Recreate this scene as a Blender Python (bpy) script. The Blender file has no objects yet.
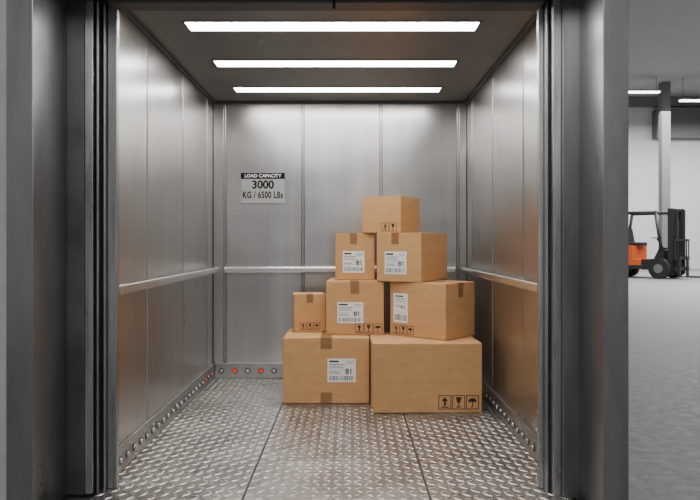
import bpy, bmesh, math, random
from mathutils import Vector, Matrix
random.seed(4)
scene = bpy.context.scene
COL = scene.collection

# ---------------------------------------------------------------- materials
def lin(c):
    return tuple(((v/255.0)/12.92 if v/255.0 <= 0.04045 else ((v/255.0+0.055)/1.055)**2.4) for v in c)
def mat_base(name, rgb, rough=0.5, metal=0.0, spec=0.5):
    m = bpy.data.materials.new(name); m.use_nodes = True
    b = m.node_tree.nodes['Principled BSDF']
    b.inputs['Base Color'].default_value = (*lin(rgb), 1)
    b.inputs['Roughness'].default_value = rough
    b.inputs['Metallic'].default_value = metal
    b.inputs['Specular IOR Level'].default_value = spec
    return m
def mat_noise(name, rgb1, rgb2, scale=5, detail=6, rough=(0.4,0.5), metal=0.0, stretch=(1,1,1), bump=0.0, bscale=60, spec=0.5, lo=0.35, hi=0.65, streak=0.0, wave=0.0):
    m = mat_base(name, rgb1, rough[0], metal, spec)
    nt = m.node_tree; N = nt.nodes; L = nt.links; b = N['Principled BSDF']
    tc = N.new('ShaderNodeTexCoord'); mp = N.new('ShaderNodeMapping')
    mp.inputs['Scale'].default_value = stretch
    L.new(tc.outputs['Object'], mp.inputs['Vector'])
    n = N.new('ShaderNodeTexNoise'); n.inputs['Scale'].default_value = scale; n.inputs['Detail'].default_value = detail
    n.inputs['Roughness'].default_value = 0.65
    L.new(mp.outputs['Vector'], n.inputs['Vector'])
    fac = n.outputs['Fac']
    if streak > 0:
        mp2 = N.new('ShaderNodeMapping'); mp2.inputs['Scale'].default_value = (9,9,0.35)
        L.new(tc.outputs['Object'], mp2.inputs['Vector'])
        n3 = N.new('ShaderNodeTexNoise'); n3.inputs['Scale'].default_value = 1.6; n3.inputs['Detail'].default_value = 6
        L.new(mp2.outputs['Vector'], n3.inputs['Vector'])
        mx = N.new('ShaderNodeMix'); mx.data_type='FLOAT'; mx.inputs['Factor'].default_value = streak
        L.new(fac, mx.inputs['A']); L.new(n3.outputs['Fac'], mx.inputs['B']); fac = mx.outputs['Result']
    r = N.new('ShaderNodeValToRGB')
    r.color_ramp.elements[0].position = lo; r.color_ramp.elements[1].position = hi
    r.color_ramp.elements[0].color = (*lin(rgb1),1); r.color_ramp.elements[1].color = (*lin(rgb2),1)
    L.new(fac, r.inputs['Fac']); L.new(r.outputs['Color'], b.inputs['Base Color'])
    mr = N.new('ShaderNodeMapRange'); mr.inputs['From Min'].default_value = lo; mr.inputs['From Max'].default_value = hi
    mr.inputs['To Min'].default_value = rough[0]; mr.inputs['To Max'].default_value = rough[1]
    L.new(fac, mr.inputs['Value']); L.new(mr.outputs['Result'], b.inputs['Roughness'])
    last = None
    if wave > 0:
        nw = N.new('ShaderNodeTexNoise'); nw.inputs['Scale'].default_value = 1.8; nw.inputs['Detail'].default_value = 1
        L.new(tc.outputs['Object'], nw.inputs['Vector'])
        bw = N.new('ShaderNodeBump'); bw.inputs['Strength'].default_value = 1.0; bw.inputs['Distance'].default_value = wave
        L.new(nw.outputs['Fac'], bw.inputs['Height']); last = bw.outputs['Normal']
    if bump > 0:
        n2 = N.new('ShaderNodeTexNoise'); n2.inputs['Scale'].default_value = bscale; n2.inputs['Detail'].default_value = 4
        L.new(mp.outputs['Vector'], n2.inputs['Vector'])
        bp = N.new('ShaderNodeBump'); bp.inputs['Strength'].default_value = bump; bp.inputs['Distance'].default_value = 0.002
        L.new(n2.outputs['Fac'], bp.inputs['Height'])
        if last: L.new(last, bp.inputs['Normal'])
        last = bp.outputs['Normal']
    if last: L.new(last, b.inputs['Normal'])
    return m
def mat_emit(name, rgb, s):
    m = mat_base(name, rgb)
    b = m.node_tree.nodes['Principled BSDF']
    b.inputs['Emission Color'].default_value = (*lin(rgb),1); b.inputs['Emission Strength'].default_value = s
    return m

M_wall  = mat_noise('satin_steel_panel', (172,170,168), (197,195,193), scale=2.6, detail=8, rough=(0.26,0.33), metal=1.0, stretch=(1,1,0.8), bump=0.04, bscale=45, streak=0.5, wave=0.012, lo=0.25, hi=0.75)
M_steel = mat_noise('brushed_steel', (160,160,159), (190,190,188), scale=4, detail=8, rough=(0.26,0.38), metal=0.95, stretch=(6,6,0.4), bump=0.05, bscale=40)
M_jamb  = mat_noise('jamb_steel', (138,138,138), (166,166,165), scale=4, detail=8, rough=(0.26,0.38), metal=0.95, stretch=(6,6,0.4), bump=0.05, bscale=40)
M_kick  = mat_noise('kickplate_steel', (150,149,148), (172,171,170), scale=4, detail=8, rough=(0.3,0.42), metal=0.95)
M_rail  = mat_base('polished_rail_steel', (222,220,217), 0.25, 0.95)
M_frame = mat_noise('frame_steel', (124,124,125), (148,148,148), scale=2, detail=6, rough=(0.26,0.36), metal=0.92, stretch=(3,3,0.6), bump=0.03, bscale=40, lo=0.28, hi=0.72)
M_dark  = mat_noise('dark_steel', (88,88,89), (102,102,103), scale=3, rough=(0.35,0.5), metal=0.8)
M_black = mat_base('black_gap', (20,20,21), 0.6)
M_ceil  = mat_noise('ceiling_steel', (128,126,124), (146,144,141), scale=2.5, detail=8, rough=(0.36,0.48), metal=0.7)
M_plate = mat_noise('diamond_plate_steel', (146,142,139), (172,168,164), scale=2.5, detail=8, rough=(0.28,0.42), metal=0.92, bump=0.10, bscale=50)
M_conc  = mat_noise('painted_concrete', (154,154,154), (166,166,166), scale=9, detail=10, rough=(0.8,0.9), bump=0.25, bscale=30)
M_concf = mat_noise('concrete_floor', (116,116,116), (127,127,127), scale=14, detail=10, rough=(0.6,0.75), bump=0.1, bscale=30)
M_wh    = mat_noise('warehouse_wall_paint', (194,194,194), (202,202,202), scale=1, rough=(0.8,0.9))
M_grey  = mat_base('grey_paint', (140,140,142), 0.6)
M_dgrey = mat_base('dark_grey_paint', (106,106,108), 0.6)
M_tube  = mat_emit('led_tube', (255,253,248), 30.0)
M_lamp  = mat_emit('warehouse_led', (255,255,255), 8.0)
M_card  = mat_noise('cardboard', (183,138,93), (193,149,103), scale=7, detail=8, rough=(0.75,0.85), stretch=(1,1,3), bump=0.12, bscale=60, spec=0.2)
M_cedge = mat_base('cardboard_seam', (120,84,48), 0.9)
M_tape  = mat_base('brown_tape', (136,95,58), 0.38)
M_label = mat_base('label_paper', (222,222,220), 0.6)
M_ink   = mat_base('label_ink', (50,48,46), 0.7)
M_bink  = mat_base('carton_print_ink', (44,30,20), 0.8)
M_sign  = mat_base('sign_plate', (150,150,149), 0.5, 0.2)
M_signb = mat_base('sign_black', (8,8,9), 0.6, 0.0, 0.2)
M_signw = mat_base('sign_white_text', (225,225,225), 0.5)
M_red   = mat_emit('red_indicator', (215,40,22), 0.5)
M_orange= mat_base('orange_paint', (205,92,36), 0.4)
M_blk   = mat_base('black_paint', (38,38,40), 0.45)
M_rub   = mat_base('tyre_rubber', (32,32,33), 0.8)

# ---------------------------------------------------------------- helpers
def link(o, parent=None):
    COL.objects.link(o)
    if parent is not None: o.parent = parent
    return o
def empty(name, loc=(0,0,0)):
    e = bpy.data.objects.new(name, None); e.empty_display_size = 0.1; e.location = loc
    COL.objects.link(e); return e
def bm_box(bm, lo, hi, mi=0, bevel=0.0, seg=2):
    x0,y0,z0 = lo; x1,y1,z1 = hi
    vs = [bm.verts.new(p) for p in [(x0,y0,z0),(x1,y0,z0),(x1,y1,z0),(x0,y1,z0),(x0,y0,z1),(x1,y0,z1),(x1,y1,z1),(x0,y1,z1)]]
    fs = [bm.faces.new([vs[i] for i in f]) for f in [(3,2,1,0),(4,5,6,7),(0,1,5,4),(1,2,6,5),(2,3,7,6),(3,0,4,7)]]
    for f in fs: f.material_index = mi
    if bevel > 0:
        es = list({e for f in fs for e in f.edges})
        r = bmesh.ops.bevel(bm, geom=es, offset=bevel, segments=seg, affect='EDGES', profile=0.5)
        for f in r['faces']: f.material_index = mi
def bm_cyl(bm, c, r, h, axis='Z', seg=24, mi=0, r2=None):
    rot = {'Z':Matrix.Identity(4),'X':Matrix.Rotation(math.pi/2,4,'Y'),'Y':Matrix.Rotation(math.pi/2,4,'X')}[axis]
    g = bmesh.ops.create_cone(bm, cap_ends=True, segments=seg, radius1=r, radius2=r if r2 is None else r2, depth=h, matrix=Matrix.Translation(c)@rot)
    for f in {f for v in g['verts'] for f in v.link_faces}:
        f.material_index = mi
        if len(f.verts)==4: f.smooth = True
def bm_tube(bm, p0, p1, r, seg=12, mi=0):
    p0=Vector(p0); p1=Vector(p1); d=p1-p0
    q = d.to_track_quat('Z','Y').to_matrix().to_4x4()
    g = bmesh.ops.create_cone(bm, cap_ends=True, segments=seg, radius1=r, radius2=r, depth=d.length, matrix=Matrix.Translation((p0+p1)/2)@q)
    for f in {f for v in g['verts'] for f in v.link_faces}:
        f.material_index = mi
        if len(f.verts)==4: f.smooth = True
def bm_prism(bm, prof, y0, y1, mi=0):
    a=[bm.verts.new((x,y0,z)) for x,z in prof]; b=[bm.verts.new((x,y1,z)) for x,z in prof]
    n=len(prof); fs=[bm.faces.new(a), bm.faces.new(b[::-1])]
    for i in range(n):
        fs.append(bm.faces.new([a[i],b[i],b[(i+1)%n],a[(i+1)%n]]))
    for f in fs: f.material_index = mi
def finish(bm, name, mats, parent=None, loc=None, recalc=True):
    if recalc: bmesh.ops.recalc_face_normals(bm, faces=bm.faces)
    me = bpy.data.meshes.new(name); bm.to_mesh(me); bm.free()
    for m in (mats if isinstance(mats,(list,tuple)) else [mats]): me.materials.append(m)
    o = bpy.data.objects.new(name, me)
    if loc is not None: o.location = loc
    return link(o, parent)
def box(name, lo, hi, mat, parent=None, bevel=0.0):
    bm = bmesh.new(); bm_box(bm, lo, hi, 0, bevel); return finish(bm, name, mat, parent)
def text(name, s, size, mat, parent, loc, rot, bold=0.0, align='CENTER', sx=1.0, space=1.0):
    c = bpy.data.curves.new(name, 'FONT'); c.body = s; c.size = size; c.align_x = align; c.align_y='CENTER'
    c.offset = bold; c.extrude = 0.0004; c.space_character = space; c.materials.append(mat)
    o = bpy.data.objects.new(name, c); o.location = loc; o.rotation_euler = rot; o.scale=(sx,1,1)
    return link(o, parent)

# ---------------------------------------------------------------- dimensions (metres, camera at origin looking +Y)
XL, XR, YB, YF, ZC = -1.238, 1.057, 6.15, 3.42, 2.494

# ---- walls
G=0.012   # half width of seam joint: dark groove / steel batten / dark groove
def wall_back():
    bm = bmesh.new()
    bm_box(bm,(XL-0.08,YB+0.012,0),(XR+0.08,YB+0.09,ZC+0.1),1)
    xs=[XL,-1.13,-0.425,0.28,0.975,XR]
    for i,(a,b) in enumerate(zip(xs[:-1],xs[1:])):
        bm_box(bm,(a+(G if i else 0.004),YB,0.0),(b-(G if i<4 else 0.004),YB+0.014,ZC),0,0.003)
    for x in xs[1:-1]:
        bm_box(bm,(x-0.008,YB-0.004,0.145),(x+0.008,YB+0.012,ZC-0.001),0,0.003)
    return finish(bm,'wall_back',[M_wall,M_black])
def wall_side(name, x, s):
    bm = bmesh.new()
    a,b = sorted((x+s*0.012, x+s*0.08))
    bm_box(bm,(a,YF,0),(b,YB,ZC+0.1),1)
    ys=[YF,4.16,5.05,5.90,YB]
    for i,(p,q) in enumerate(zip(ys[:-1],ys[1:])):
        a,b = sorted((x, x+s*0.014))
        bm_box(bm,(a,p+(G if i else 0.003),0),(b,q-(G if i<3 else 0.003),ZC),0,0.003)
    for y in ys[1:-1]:
        a,b = sorted((x+s*0.012, x-s*0.004))
        bm_box(bm,(a,y-0.008,0.145),(b,y+0.008,ZC-0.001),0,0.003)
    return finish(bm,name,[M_wall,M_black])
wall_back(); wall_side('wall_left',XL,-1); wall_side('wall_right',XR,1)

# ---- ceiling with recessed light openings
lights=[(3.906,4.09),(4.738,4.92),(5.56,5.742)]
LX0,LX1=-0.965,0.758
bm=bmesh.new()
ys=[YF]+[v for p in lights for v in p]+[YB]
for i in range(0,len(ys),2):
    bm_box(bm,(XL,ys[i],ZC),(XR,ys[i+1],ZC+0.03),0)
for a,b in lights:
    bm_box(bm,(XL,a,ZC),(LX0,b,ZC+0.03),0); bm_box(bm,(LX1,a,ZC),(XR,b,ZC+0.03),0)
bm_box(bm,(XL,YF,ZC+0.06),(XR,YB,ZC+0.12),1)
bm_box(bm,(XL+0.002,YF,ZC-0.018),(XL+0.03,YB-0.01,ZC),1)
bm_box(bm,(XR-0.03,YF,ZC-0.018),(XR-0.002,YB-0.01,ZC),1)
bm_box(bm,(XL+0.03,YB-0.036,ZC-0.018),(XR-0.03,YB-0.01,ZC),1)
finish(bm,'ceiling',[M_ceil,M_dark])
for a,b in lights:
    e=empty('ceiling_light',((LX0+LX1)/2,(a+b)/2,ZC))
    hx=(LX1-LX0)/2; hy=(b-a)/2
    bm=bmesh.new(); bm_box(bm,(-hx+0.012,-hy+0.012,-0.002),(hx-0.012,hy-0.012,0.02)); finish(bm,'diffuser',M_tube,e)
    bm=bmesh.new()
    bm_box(bm,(-hx,-hy,-0.004),(hx,-hy+0.012,0.025)); bm_box(bm,(-hx,hy-0.012,-0.004),(hx,hy,0.025))
    bm_box(bm,(-hx,-hy+0.012,-0.004),(-hx+0.012,hy-0.012,0.025)); bm_box(bm,(hx-0.012,-hy+0.012,-0.004),(hx,hy-0.012,0.025))
    finish(bm,'trim_ring',M_dark,e)

# ---- diamond plate floor (real raised lozenges)
bm=bmesh.new()
fx=[XL,-0.512,0.383,XR]; fy=[3.02,3.826,YB]
for i in range(3):
    for j in range(2):
        bm_box(bm,(fx[i]+0.004,fy[j]+0.003,-0.02),(fx[i+1]-0.004,fy[j+1]-0.003,0.0),0)
bm_box(bm,(XL,3.02,-0.04),(XR,YB,-0.012),1)
me=bpy.data.meshes.new('floor'); bm.to_mesh(me); bm.free()
verts=[tuple(v.co) for v in me.vertices]; faces=[tuple(p.vertices) for p in me.polygons]; mi=[p.material_index for p in me.polygons]
def lozenge(cx,cy,ang,L=0.029,W=0.0085,H=0.0030):
    b=len(verts); c,s=math.cos(ang),math.sin(ang)
    pts=[(-L,0,0),(-L*.45,-W,0),(L*.45,-W,0),(L,0,0),(L*.45,W,0),(-L*.45,W,0),(-L*.6,0,H),(-L*.25,-W*.45,H),(L*.25,-W*.45,H),(L*.6,0,H),(L*.25,W*.45,H),(-L*.25,W*.45,H)]
    for x,y,z in pts: verts.append((cx+x*c-y*s, cy+x*s+y*c, z))
    for k in range(6):
        faces.append((b+k,b+(k+1)%6,b+6+(k+1)%6,b+6+k)); mi.append(0)
    faces.append(tuple(b+6+k for k in range(6))); mi.append(0)
P=0.0515
for sx in range(3):
    for sy in range(2):
        wx=fx[sx+1]-fx[sx]-0.05; wy=fy[sy+1]-fy[sy]-0.05
        nx=round(wx/P); ny=round(wy/P)
        for i in range(nx+1):
            for j in range(ny+1):
                lozenge(fx[sx]+0.025+i*wx/nx, fy[sy]+0.025+j*wy/ny, math.radians(45 if (i+j)%2 else -45))
me2=bpy.data.meshes.new('floor'); me2.from_pydata(verts,[],faces); me2.materials.append(M_plate); me2.materials.append(M_black)
for p,m in zip(me2.polygons,mi): p.material_index=m
me2.update(); link(bpy.data.objects.new('floor',me2))

# ---- baseboards with studs
def baseboard(name, axis, fixed, a0, a1, s):
    bm=bmesh.new(); T=0.02; H=0.14
    if axis=='X':
        bm_box(bm,(a0,fixed-T,0.004),(a1,fixed,H),0,0.003)
    else:
        lo,hi=sorted((fixed,fixed+s*T)); bm_box(bm,(lo,a0,0.004),(hi,a1,H),0,0.003)
    n=int((a1-a0)/0.118); 
    for k in range(n):
        t=a0+0.06+k*0.118
        red = (axis=='X' and k in (1,3,12,14)) or (axis=='Y' and s>0 and k in (19,21))
        if axis=='X':
            bm_cyl(bm,(t,fixed-T-0.002,0.07),0.026,0.006,'Y',20,1)
            bm_cyl(bm,(t,fixed-T-0.006,0.07),0.018 if red else 0.014,0.006,'Y',20,2 if red else 3)
        else:
            bm_cyl(bm,(fixed+s*(T+0.002),t,0.07),0.024,0.006,'X',20,1)
            bm_cyl(bm,(fixed+s*(T+0.006),t,0.07),0.012,0.008,'X',20,2 if red else 3)
    finish(bm,name,[M_kick,M_dark,M_red,M_rail])
baseboard('baseboard_back','X',YB-0.001,XL+0.022,XR-0.022,-1)
baseboard('baseboard_left','Y',XL+0.001,YF,YB-0.024,1)
baseboard('baseboard_right','Y',XR-0.001,YF,YB-0.024,-1)

# ---- handrails
def rail(kind,p0,p1,off,n):
    e=empty('handrail',((p0[0]+p1[0])/2,(p0[1]+p1[1])/2,p0[2]))
    c=Vector(e.location); bm=bmesh.new()
    P0=Vector(p0)-c; P1=Vector(p1)-c
    if kind=='Y': bm_box(bm,(-0.013,P0.y,-0.026),(0.013,P1.y,0.026),0,0.011,4)
    else: bm_box(bm,(P0.x,-0.013,-0.026),(P1.x,0.013,0.026),0,0.011,4)
    finish(bm,'bar',M_rail,e)
    for k in range(n):
        t=(k+0.5)/n; q=P0.lerp(P1,t); bm=bmesh.new(); o=Vector(off)
        bm_tube(bm,q+o*0.12,q+o,0.011); 
        finish(bm,'bracket_%d'%(k+1),M_steel,e)
rail('Y',(XL+0.06,YF+0.05,0.98),(XL+0.06,YB-0.09,0.98),(-0.059,0,0),4)
rail('Y',(XR-0.06,YF+0.05,0.98),(XR-0.06,YB-0.09,0.98),(0.059,0,0),4)
rail('X',(XL+0.11,YB-0.06,0.98),(XR-0.11,YB-0.06,0.98),(0,0.052,0),4)

# ---- door frame / jambs
fr=empty('elevator_door_frame',(0,3.1,0))
def fbox(n,lo,hi,m,bv=0.002):
    bm=bmesh.new(); bm_box(bm,(lo[0],lo[1]-3.1,lo[2]),(hi[0],hi[1]-3.1,hi[2]),0,bv); finish(bm,n,m,fr)
HT=2.40
fbox('outer_jamb_left',(-1.491,2.95,0),(-1.374,3.30,HT+0.13),M_frame,0.004)
fbox('outer_jamb_right',(1.097,2.95,0),(1.209,3.30,HT+0.13),M_frame,0.004)
fbox('outer_header',(-1.374,2.95,HT),(1.097,3.30,HT+0.13),M_frame,0.004)
fbox('inner_jamb_left',(-1.45,3.30,0),(-1.290,3.40,HT+0.1),M_dark)
fbox('guide_strip_left',(-1.290,3.31,0),(-1.251,3.40,HT+0.1),M_steel)
fbox('door_slot_left',(-1.251,3.395,0),(-1.205,3.42,HT+0.1),M_black)
fbox('door_edge_left_a',(-1.240,3.33,0),(-1.230,3.395,HT+0.1),M_steel,0.001)
fbox('door_edge_left_b',(-1.213,3.35,0),(-1.206,3.395,HT+0.1),M_steel,0.001)
fbox('cab_jamb_left',(-1.205,3.38,0),(-1.158,3.42,HT+0.1),M_jamb,0.005)
fbox('inner_jamb_right',(1.018,3.25,0),(1.18,3.40,HT+0.1),M_frame)
fbox('guide_strip_right',(0.980,3.28,0),(1.018,3.40,HT+0.1),M_steel)
fbox('door_slot_right',(0.973,3.40,0),(1.01,3.42,HT+0.1),M_black)
fbox('door_edge_right',(0.962,3.33,0),(0.969,3.37,HT+0.1),M_steel,0.001)
fbox('cab_jamb_right',(0.937,3.38,0),(0.973,3.42,HT+0.1),M_steel,0.005)
fbox('cab_header',(-1.178,3.302,2.385),(0.9455,3.42,HT+0.2),M_dark,0.004)
fbox('header_track',(-1.45,3.303,HT-0.0),(1.18,3.419,HT+0.2),M_black,0.0)
fbox('header_bracket',(-0.085,3.29,2.355),(-0.070,3.305,2.42),M_black,0.001)

# ---- shaft & warehouse shell
box('wall_front_left',(-7.0,2.97,0),(-1.491,3.27,8.05),M_conc)
box('wall_front_header',(-1.491,2.97,HT+0.13),(1.209,3.27,8.05),M_conc)
box('wall_shaft_right',(1.14,3.42,0),(1.20,6.30,8.05),M_conc)
box('wall_shaft_back',(-7.0,6.30,0),(1.20,6.40,8.05),M_conc)
box('warehouse_ground',(-14,-6,-0.12),(34,32,-0.041),M_concf)
box('warehouse_slab_front',(-14,-6,-0.0409),(34,3.0,-0.001),M_concf)
box('warehouse_slab_side',(1.21,3.0,-0.0409),(34,32,-0.001),M_concf)
box('wall_warehouse_far',(-10,32,0),(34,32.3,8.05),M_wh)
box('wall_warehouse_right',(34,3,0),(34.3,32.3,8.05),M_wh)
box('ceiling_warehouse',(-10,2.97,8.05),(34.3,32.3,8.3),M_conc)

def column(x,y,w):
    bm=bmesh.new(); bm_box(bm,(-w/2,-w/2,0),(w/2,w/2,8.04),0,0.01); bm_box(bm,(-w/2-.08,-w/2-.08,0),(w/2+.08,w/2+.08,0.05),0)
    finish(bm,'warehouse_column',M_dgrey,None,(x,y,0))
column(13.4,29.0,0.36); 
column(20.0,29.0,0.36)
box('wall_duct',(14.2,31.5,6.1),(33.9,32.0,7.4),M_dgrey)  # dark duct run along the far wall
box('trim_2',(-9.9,31.7,7.6),(33.9,32.0,8.04),M_dgrey)
def hang(x,y,z):
    e=empty('warehouse_pendant_lamp',(x,y,z)); bm=bmesh.new(); bm_box(bm,(-0.75,-0.12,0.0),(0.75,0.12,0.06),0,0.01); finish(bm,'housing',M_grey,e)
    bm=bmesh.new(); bm_box(bm,(-0.72,-0.1,-0.05),(0.72,0.1,0.0)); finish(bm,'tube',M_lamp,e)
    bm=bmesh.new()
    for s in (-0.6,0.6): bm_tube(bm,(s,0,0.06),(s,0,8.05-z),0.012)
    finish(bm,'rods',M_grey,e)
hang(12.0,28,7.45); hang(14.3,28,7.1); hang(9,16,7.4); hang(16,20,7.4)

def area(name,loc,size,power,rot=(0,0,0),sy=None):
    l=bpy.data.lights.new(name,'AREA'); l.shape='RECTANGLE'; l.size=size; l.size_y=sy or size; l.energy=power
    o=bpy.data.objects.new(name,l); o.location=loc; o.rotation_euler=rot; link(o); return o
area('hall_fill',(12,18,7.0),10,2500)  # large area lights added under the ceiling to light the warehouse
area('hall_fill',(14,27,6.8),8,1500,sy=4)
area('hall_fill',(0.0,-3.0,5.0),4,240,(math.radians(35),0,0))  # unseen fill added behind the camera to brighten the door frame

# ---- sign
sg=empty('load_capacity_sign',(0,0,0))
d=YB-0.004; sc=d/680.6
x0=(241-350)*sc; x1=(285-350)*sc; z1=1.22+(243-173)*sc; z0=1.22+(243-203.5)*sc; zb=1.22+(243-179)*sc
sg.location=((x0+x1)/2,d,(z0+z1)/2); W=(x1-x0)/2; H=(z1-z0)/2; ZB=zb-(z0+z1)/2
bm=bmesh.new(); bm_box(bm,(-W,-0.010,-H),(W,0.003,H),0,0.002); finish(bm,'plate',M_sign,sg)
bm=bmesh.new(); bm_box(bm,(-W,-0.0115,ZB),(W,-0.0100,H),0); finish(bm,'header_band',M_signb,sg)
R=(math.pi/2,0,0)
text('header_text','LOAD CAPACITY',0.043,M_signw,sg,(0,-0.0122,(ZB+H)/2),R,0.0006)
text('number_text','3000',0.100,M_signb,sg,(0,-0.0108,ZB-0.055),R,0.0030)
text('unit_text','KG / 6500 LBs',0.082,M_signb,sg,(0,-0.0108,ZB-0.147),R,0.0022,sx=0.68,space=1.1)

# ---------------------------------------------------------------- cardboard boxes
def poly_mesh(name, polys, mats, parent, loc, rot):
    bm=bmesh.new()
    for pts,m,lay in polys:
        f=bm.faces.new([bm.verts.new((x,y,lay*0.0004)) for x,y in pts]); f.material_index=m
    return finish(bm,name,mats,parent,loc if not isinstance(loc,tuple) else Vector(loc),recalc=False), rot
def rect(x0,y0,x1,y1): return [(x0,y0),(x1,y0),(x1,y1),(x0,y1)]
def frame_polys(x,y,w,h,t):
    return [rect(x,y,x+w,y+t),rect(x,y+h-t,x+w,y+h),rect(x,y+t,x+t,y+h-t),rect(x+w-t,y+t,x+w,y+h-t)]
def icon(kind,x,y,s):
    out=frame_polys(x,y,s,s*1.1,s*0.06); cx=x+s/2; h=s*1.1
    if kind=='arrow':
        out+= [rect(cx-s*.08,y+h*.24,cx+s*.08,y+h*.62),[(cx-s*.26,y+h*.58),(cx+s*.26,y+h*.58),(cx,y+h*.88)],rect(x+s*.2,y+h*.12,x+s*.8,y+h*.19)]
    elif kind=='umbrella':
        out.append([(cx+s*.34*math.cos(a),y+h*.52+s*.3*math.sin(a)) for a in [math.pi*k/10 for k in range(11)]])
        out+= [rect(cx-s*.035,y+h*.18,cx+s*.035,y+h*.53),rect(cx-s*.14,y+h*.14,cx+s*.035,y+h*.2)]
    elif kind=='glass':
        out.append([(cx-s*.1,y+h*.46),(cx+s*.1,y+h*.46),(cx+s*.24,y+h*.86),(cx-s*.24,y+h*.86)])
        out+= [rect(cx-s*.04,y+h*.2,cx+s*.04,y+h*.47),rect(cx-s*.2,y+h*.13,cx+s*.2,y+h*.2)]
    return out
def place(o,face,u,w,Wd):
    if face=='front': o.location=(u,-0.0011,w); o.rotation_euler=(math.pi/2,0,0)
    else: o.location=(Wd+0.0011,u,w); o.rotation_euler=(math.pi/2,0,math.pi/2)
def icons(parent,face,u,w,s,kinds,Wd):
    polys=[]
    for i,k in enumerate(kinds): polys+=[(p,0,0) for p in icon(k,i*s*1.08,0,s)]
    o,_=poly_mesh('handling_icons',polys,[M_bink],parent,None,None); place(o,face,u,w,Wd)
def label(parent,face,u,w,lw,lh,Wd,num='81',tall=False):
    P=[(rect(0,0,lw,lh),0,0)]
    def r(a,b,c,d_): P.append((rect(a*lw,b*lh,c*lw,d_*lh),1,1))
    rr=random.Random(int(u*1000+w*777))
    if not tall:
        r(.06,.84,.40,.92); r(.06,.74,.62,.765); r(.06,.67,.55,.69); r(.06,.60,.60,.62); r(.06,.5,.94,.508)
        r(.06,.42,.42,.45); r(.06,.35,.50,.37); r(.66,.80,.9,.82); r(.66,.88,.94,.9)
        x=.06
        while x<.92:
            wd=rr.choice([.010,.016,.026]); r(x,.07,x+wd,.26); x+=wd+rr.choice([.012,.02,.028])
    else:
        r(.12,.88,.7,.93); r(.12,.82,.85,.835); r(.12,.77,.75,.785); r(.12,.72,.8,.735); r(.08,.66,.92,.668)
        r(.12,.58,.5,.60); r(.12,.53,.6,.545); r(.08,.35,.92,.357)
        x=.1
        while x<.88:
            wd=rr.choice([.016,.024,.04]); r(x,.07,x+wd,.28); x+=wd+rr.choice([.02,.03,.04])
    o,_=poly_mesh('shipping_label',P,[M_label,M_ink],parent,None,None); place(o,face,u,w,Wd)
    t=text('label_number',num,lh*(.32 if not tall else .19),M_ink,o,(lw*(.76 if not tall else .68),lh*(.44 if not tall else .5),0.0006),(0,0,0),0.0012)
def tape(parent,face,c,h,Wd,Ht,D,w=0.075,bottom=False,top=True):
    bm=bmesh.new(); T=0.0009
    if face=='front':
        bm_box(bm,(c-w/2,-T,Ht-h),(c+w/2,0,Ht+T)); 
        bm_box(bm,(c-w/2,0,Ht),(c+w/2,D,Ht+T))
        if bottom: bm_box(bm,(c-w/2,-T,0.002),(c+w/2,0,h))
    else:
        bm_box(bm,(Wd,c-w/2,Ht-h),(Wd+T,c+w/2,Ht+T)); 
        bm_box(bm,(0,c-w/2,Ht),(Wd,c+w/2,Ht+T))
    finish(bm,'packing_tape',M_tape,parent)
def carton(A,B,depth,z0,h,seam='front'):
    A=Vector((A[0],A[1],0)); B=Vector((B[0],B[1],0)); v=B-A; Wd=v.length; ang=math.atan2(v.y,v.x)
    bm=bmesh.new()
    bm_box(bm,(0,0,0),(Wd,depth,h-0.004),0,0.007,3)
    g=0.0015
    if seam=='front':
        bm_box(bm,(0.001,0.001,h-0.006),(Wd/2-g,depth-0.001,h-0.0005),0,0.002); bm_box(bm,(Wd/2+g,0.001,h-0.006),(Wd-0.001,depth-0.001,h-0.0005),0,0.002)
    else:
        bm_box(bm,(0.001,0.001,h-0.006),(Wd-0.001,depth/2-g,h-0.0005),0,0.002); bm_box(bm,(0.001,depth/2+g,h-0.006),(Wd-0.001,depth-0.001,h-0.0005),0,0.002)
    o=finish(bm,'cardboard_box',[M_card,M_cedge]); o.location=(A.x,A.y,z0); o.rotation_euler=(0,0,ang)
    return o,Wd
Z1=0.50; Z2=0.92; Z3=1.30; F0=0.0031
b,w=carton((-0.508,5.157),(0.147,5.157),0.62,F0,Z1-F0)
tape(b,'front',w/2,0.085,w,Z1-F0,0.62,0.085,bottom=True); label(b,'front',0.337,0.163,0.215,0.178,w)
b,w=carton((0.163,4.865),(0.948,4.88),0.65,F0,Z1-F0,'right')
icons(b,'front',w-0.315,0.025,0.092,['arrow','glass','umbrella'],w)
b,w=carton((-0.455,5.49),(-0.195,5.52),0.26,Z1,0.305)
tape(b,'front',w/2,0.07,w,0.305,0.26,0.055); icons(b,'front',0.05,0.018,0.052,['arrow','glass','umbrella'],w)
b,w=carton((-0.190,5.36),(0.266,5.33),0.50,Z1,Z2-Z1)
tape(b,'front',w*0.5,0.10,w,Z2-Z1,0.5,0.07); label(b,'front',0.09,0.09,0.205,0.165,w); icons(b,'front',w-0.228,0.014,0.068,['arrow','glass','umbrella'],w)
b,w=carton((0.313,5.33),(0.705,5.00),0.42,Z1,Z2-Z1,'right')
tape(b,'right',0.21,0.11,w,Z2-Z1,0.42,0.075); label(b,'front',0.035,0.105,0.135,0.225,w,tall=True); icons(b,'front',0.03,0.016,0.062,['arrow','glass','umbrella'],w)
b,w=carton((-0.118,5.50),(0.200,5.50),0.38,Z2,Z3-Z2)
tape(b,'front',w*0.46,0.09,w,Z3-Z2,0.38,0.058); label(b,'front',0.06,0.06,0.175,0.175,w)
b,w=carton((0.209,5.33),(0.54,5.15),0.56,Z2,Z3-Z2)
tape(b,'front',w*0.42,0.09,w,Z3-Z2,0.56,0.062); label(b,'front',0.07,0.06,0.185,0.175,w)
b,w=carton((0.097,5.50),(0.40,5.35),0.42,Z3,0.295)
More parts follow.
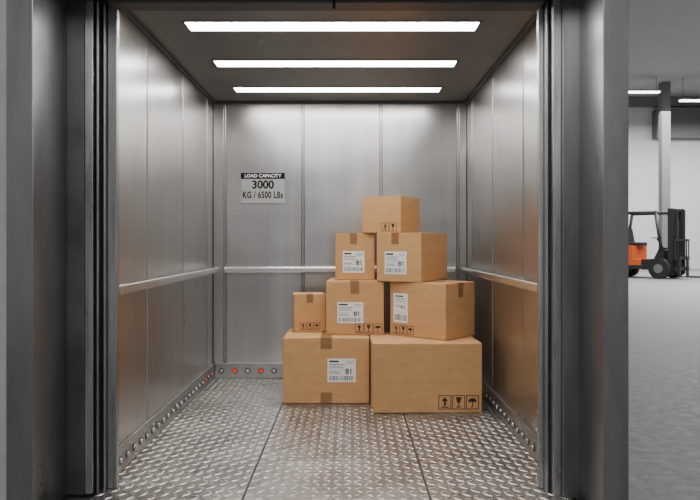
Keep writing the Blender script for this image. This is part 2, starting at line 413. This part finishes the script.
icons(b,'front',w-0.165,0.012,0.062,['arrow','glass'],w)

# ---------------------------------------------------------------- forklift
fk=empty('forklift',(0,0,0))
def part(n,fn,m):
    bm=bmesh.new(); fn(bm); finish(bm,n,m,fk)
def body(bm):
    bm_prism(bm,[(-1.05,.30),(-1.10,.55),(-1.02,1.0),(-.85,1.10),(-.10,1.06),(-.10,.62),(.2,.60),(.2,.30)],-.5,.5)
part('body',body,M_orange)
def seat(bm):
    bm_prism(bm,[(.2,.28),(.2,.62),(.62,.64),(.80,1.0),(.92,1.0),(.92,.40),(.5,.28)],-.49,.49)
    bm_box(bm,(-.45,-.25,1.06),(.05,.25,1.18),0,.03); bm_prism(bm,[(-.5,1.15),(-.38,1.15),(-.48,1.65),(-.58,1.65)],-.24,.24)
    bm_box(bm,(-1.0,-.51,.30),(.6,.51,.42),0)
    bm_tube(bm,(.72,0,.95),(.50,0,1.30),.03)
    bm_cyl(bm,(.49,0,1.32),.17,.03,'Z',20)
part('seat_and_steering',seat,M_blk)
def guard(bm):
    for s in (-.46,.46):
        bm_tube(bm,(-.78,s,1.05),(-.60,s,2.14),.05); bm_tube(bm,(.86,s,.90),(.66,s,2.14),.05); bm_tube(bm,(-.62,s,2.15),(.70,s,2.15),.055)
    for k in range(8):
        x=-.60+k*.175; bm_box(bm,(x-.02,-.46,2.13),(x+.02,.46,2.17))
part('overhead_guard',guard,M_blk)
def mast(bm):
    for s in (-.36,.36):
        bm_box(bm,(1.04,s-.06,.12),(1.20,s+.06,2.26)); bm_box(bm,(1.18,s*.72-.045,.16),(1.28,s*.72+.045,2.22))
        bm_tube(bm,(.7,s,.8),(1.08,s,.95),.03)
    for z in (.3,1.2,2.16): bm_box(bm,(1.07,-.36,z),(1.18,.36,z+.09))
    bm_tube(bm,(1.15,0,.2),(1.15,0,1.9),.045)
    bm_box(bm,(1.28,-.5,.28),(1.33,.5,.38)); bm_box(bm,(1.28,-.5,.62),(1.33,.5,.72))
    for k in range(7):
        y=-.48+k*.16; bm_box(bm,(1.29,y-.018,.72),(1.32,y+.018,1.25))
    bm_box(bm,(1.285,-.5,1.22),(1.325,.5,1.28))
    for s in (-.28,.28):
        bm_box(bm,(1.33,s-.06,.06),(1.38,s+.06,.72)); bm_box(bm,(1.33,s-.06,.06),(2.30,s+.06,.10))
part('mast_and_forks',mast,M_blk)
def wheels(bm):
    for x,r in ((.82,.33),(-.68,.27)):
        for s in (-.50,.50): bm_cyl(bm,(x,s,r),r,.22,'Y',28)
part('wheels',wheels,M_rub)
def hubs(bm):
    for x,r in ((.82,.33),(-.68,.27)):
        for s in (-.50,.50): bm_cyl(bm,(x,s,r),r*.45,.235,'Y',20)
part('wheel_hubs',hubs,M_dgrey)
fk.scale=(1.06,)*3; fk.rotation_euler=(0,0,math.radians(-50)); fk.location=(10.4,24.2,0.0)

# ---------------------------------------------------------------- world + camera
w=bpy.data.worlds.new('World'); scene.world=w; w.use_nodes=True
w.node_tree.nodes['Background'].inputs['Color'].default_value=(0.64,0.64,0.65,1)
w.node_tree.nodes['Background'].inputs['Strength'].default_value=0.62
cam=bpy.data.cameras.new('camera'); co=bpy.data.objects.new('camera',cam); link(co)
cam.sensor_width=36; cam.lens=35.0; cam.shift_y=-0.01; cam.clip_end=200
cam.dof.use_dof=True; cam.dof.focus_distance=5.6; cam.dof.aperture_fstop=5.6
co.location=(0,0,1.22); co.rotation_euler=(math.pi/2,0,0)
scene.camera=co
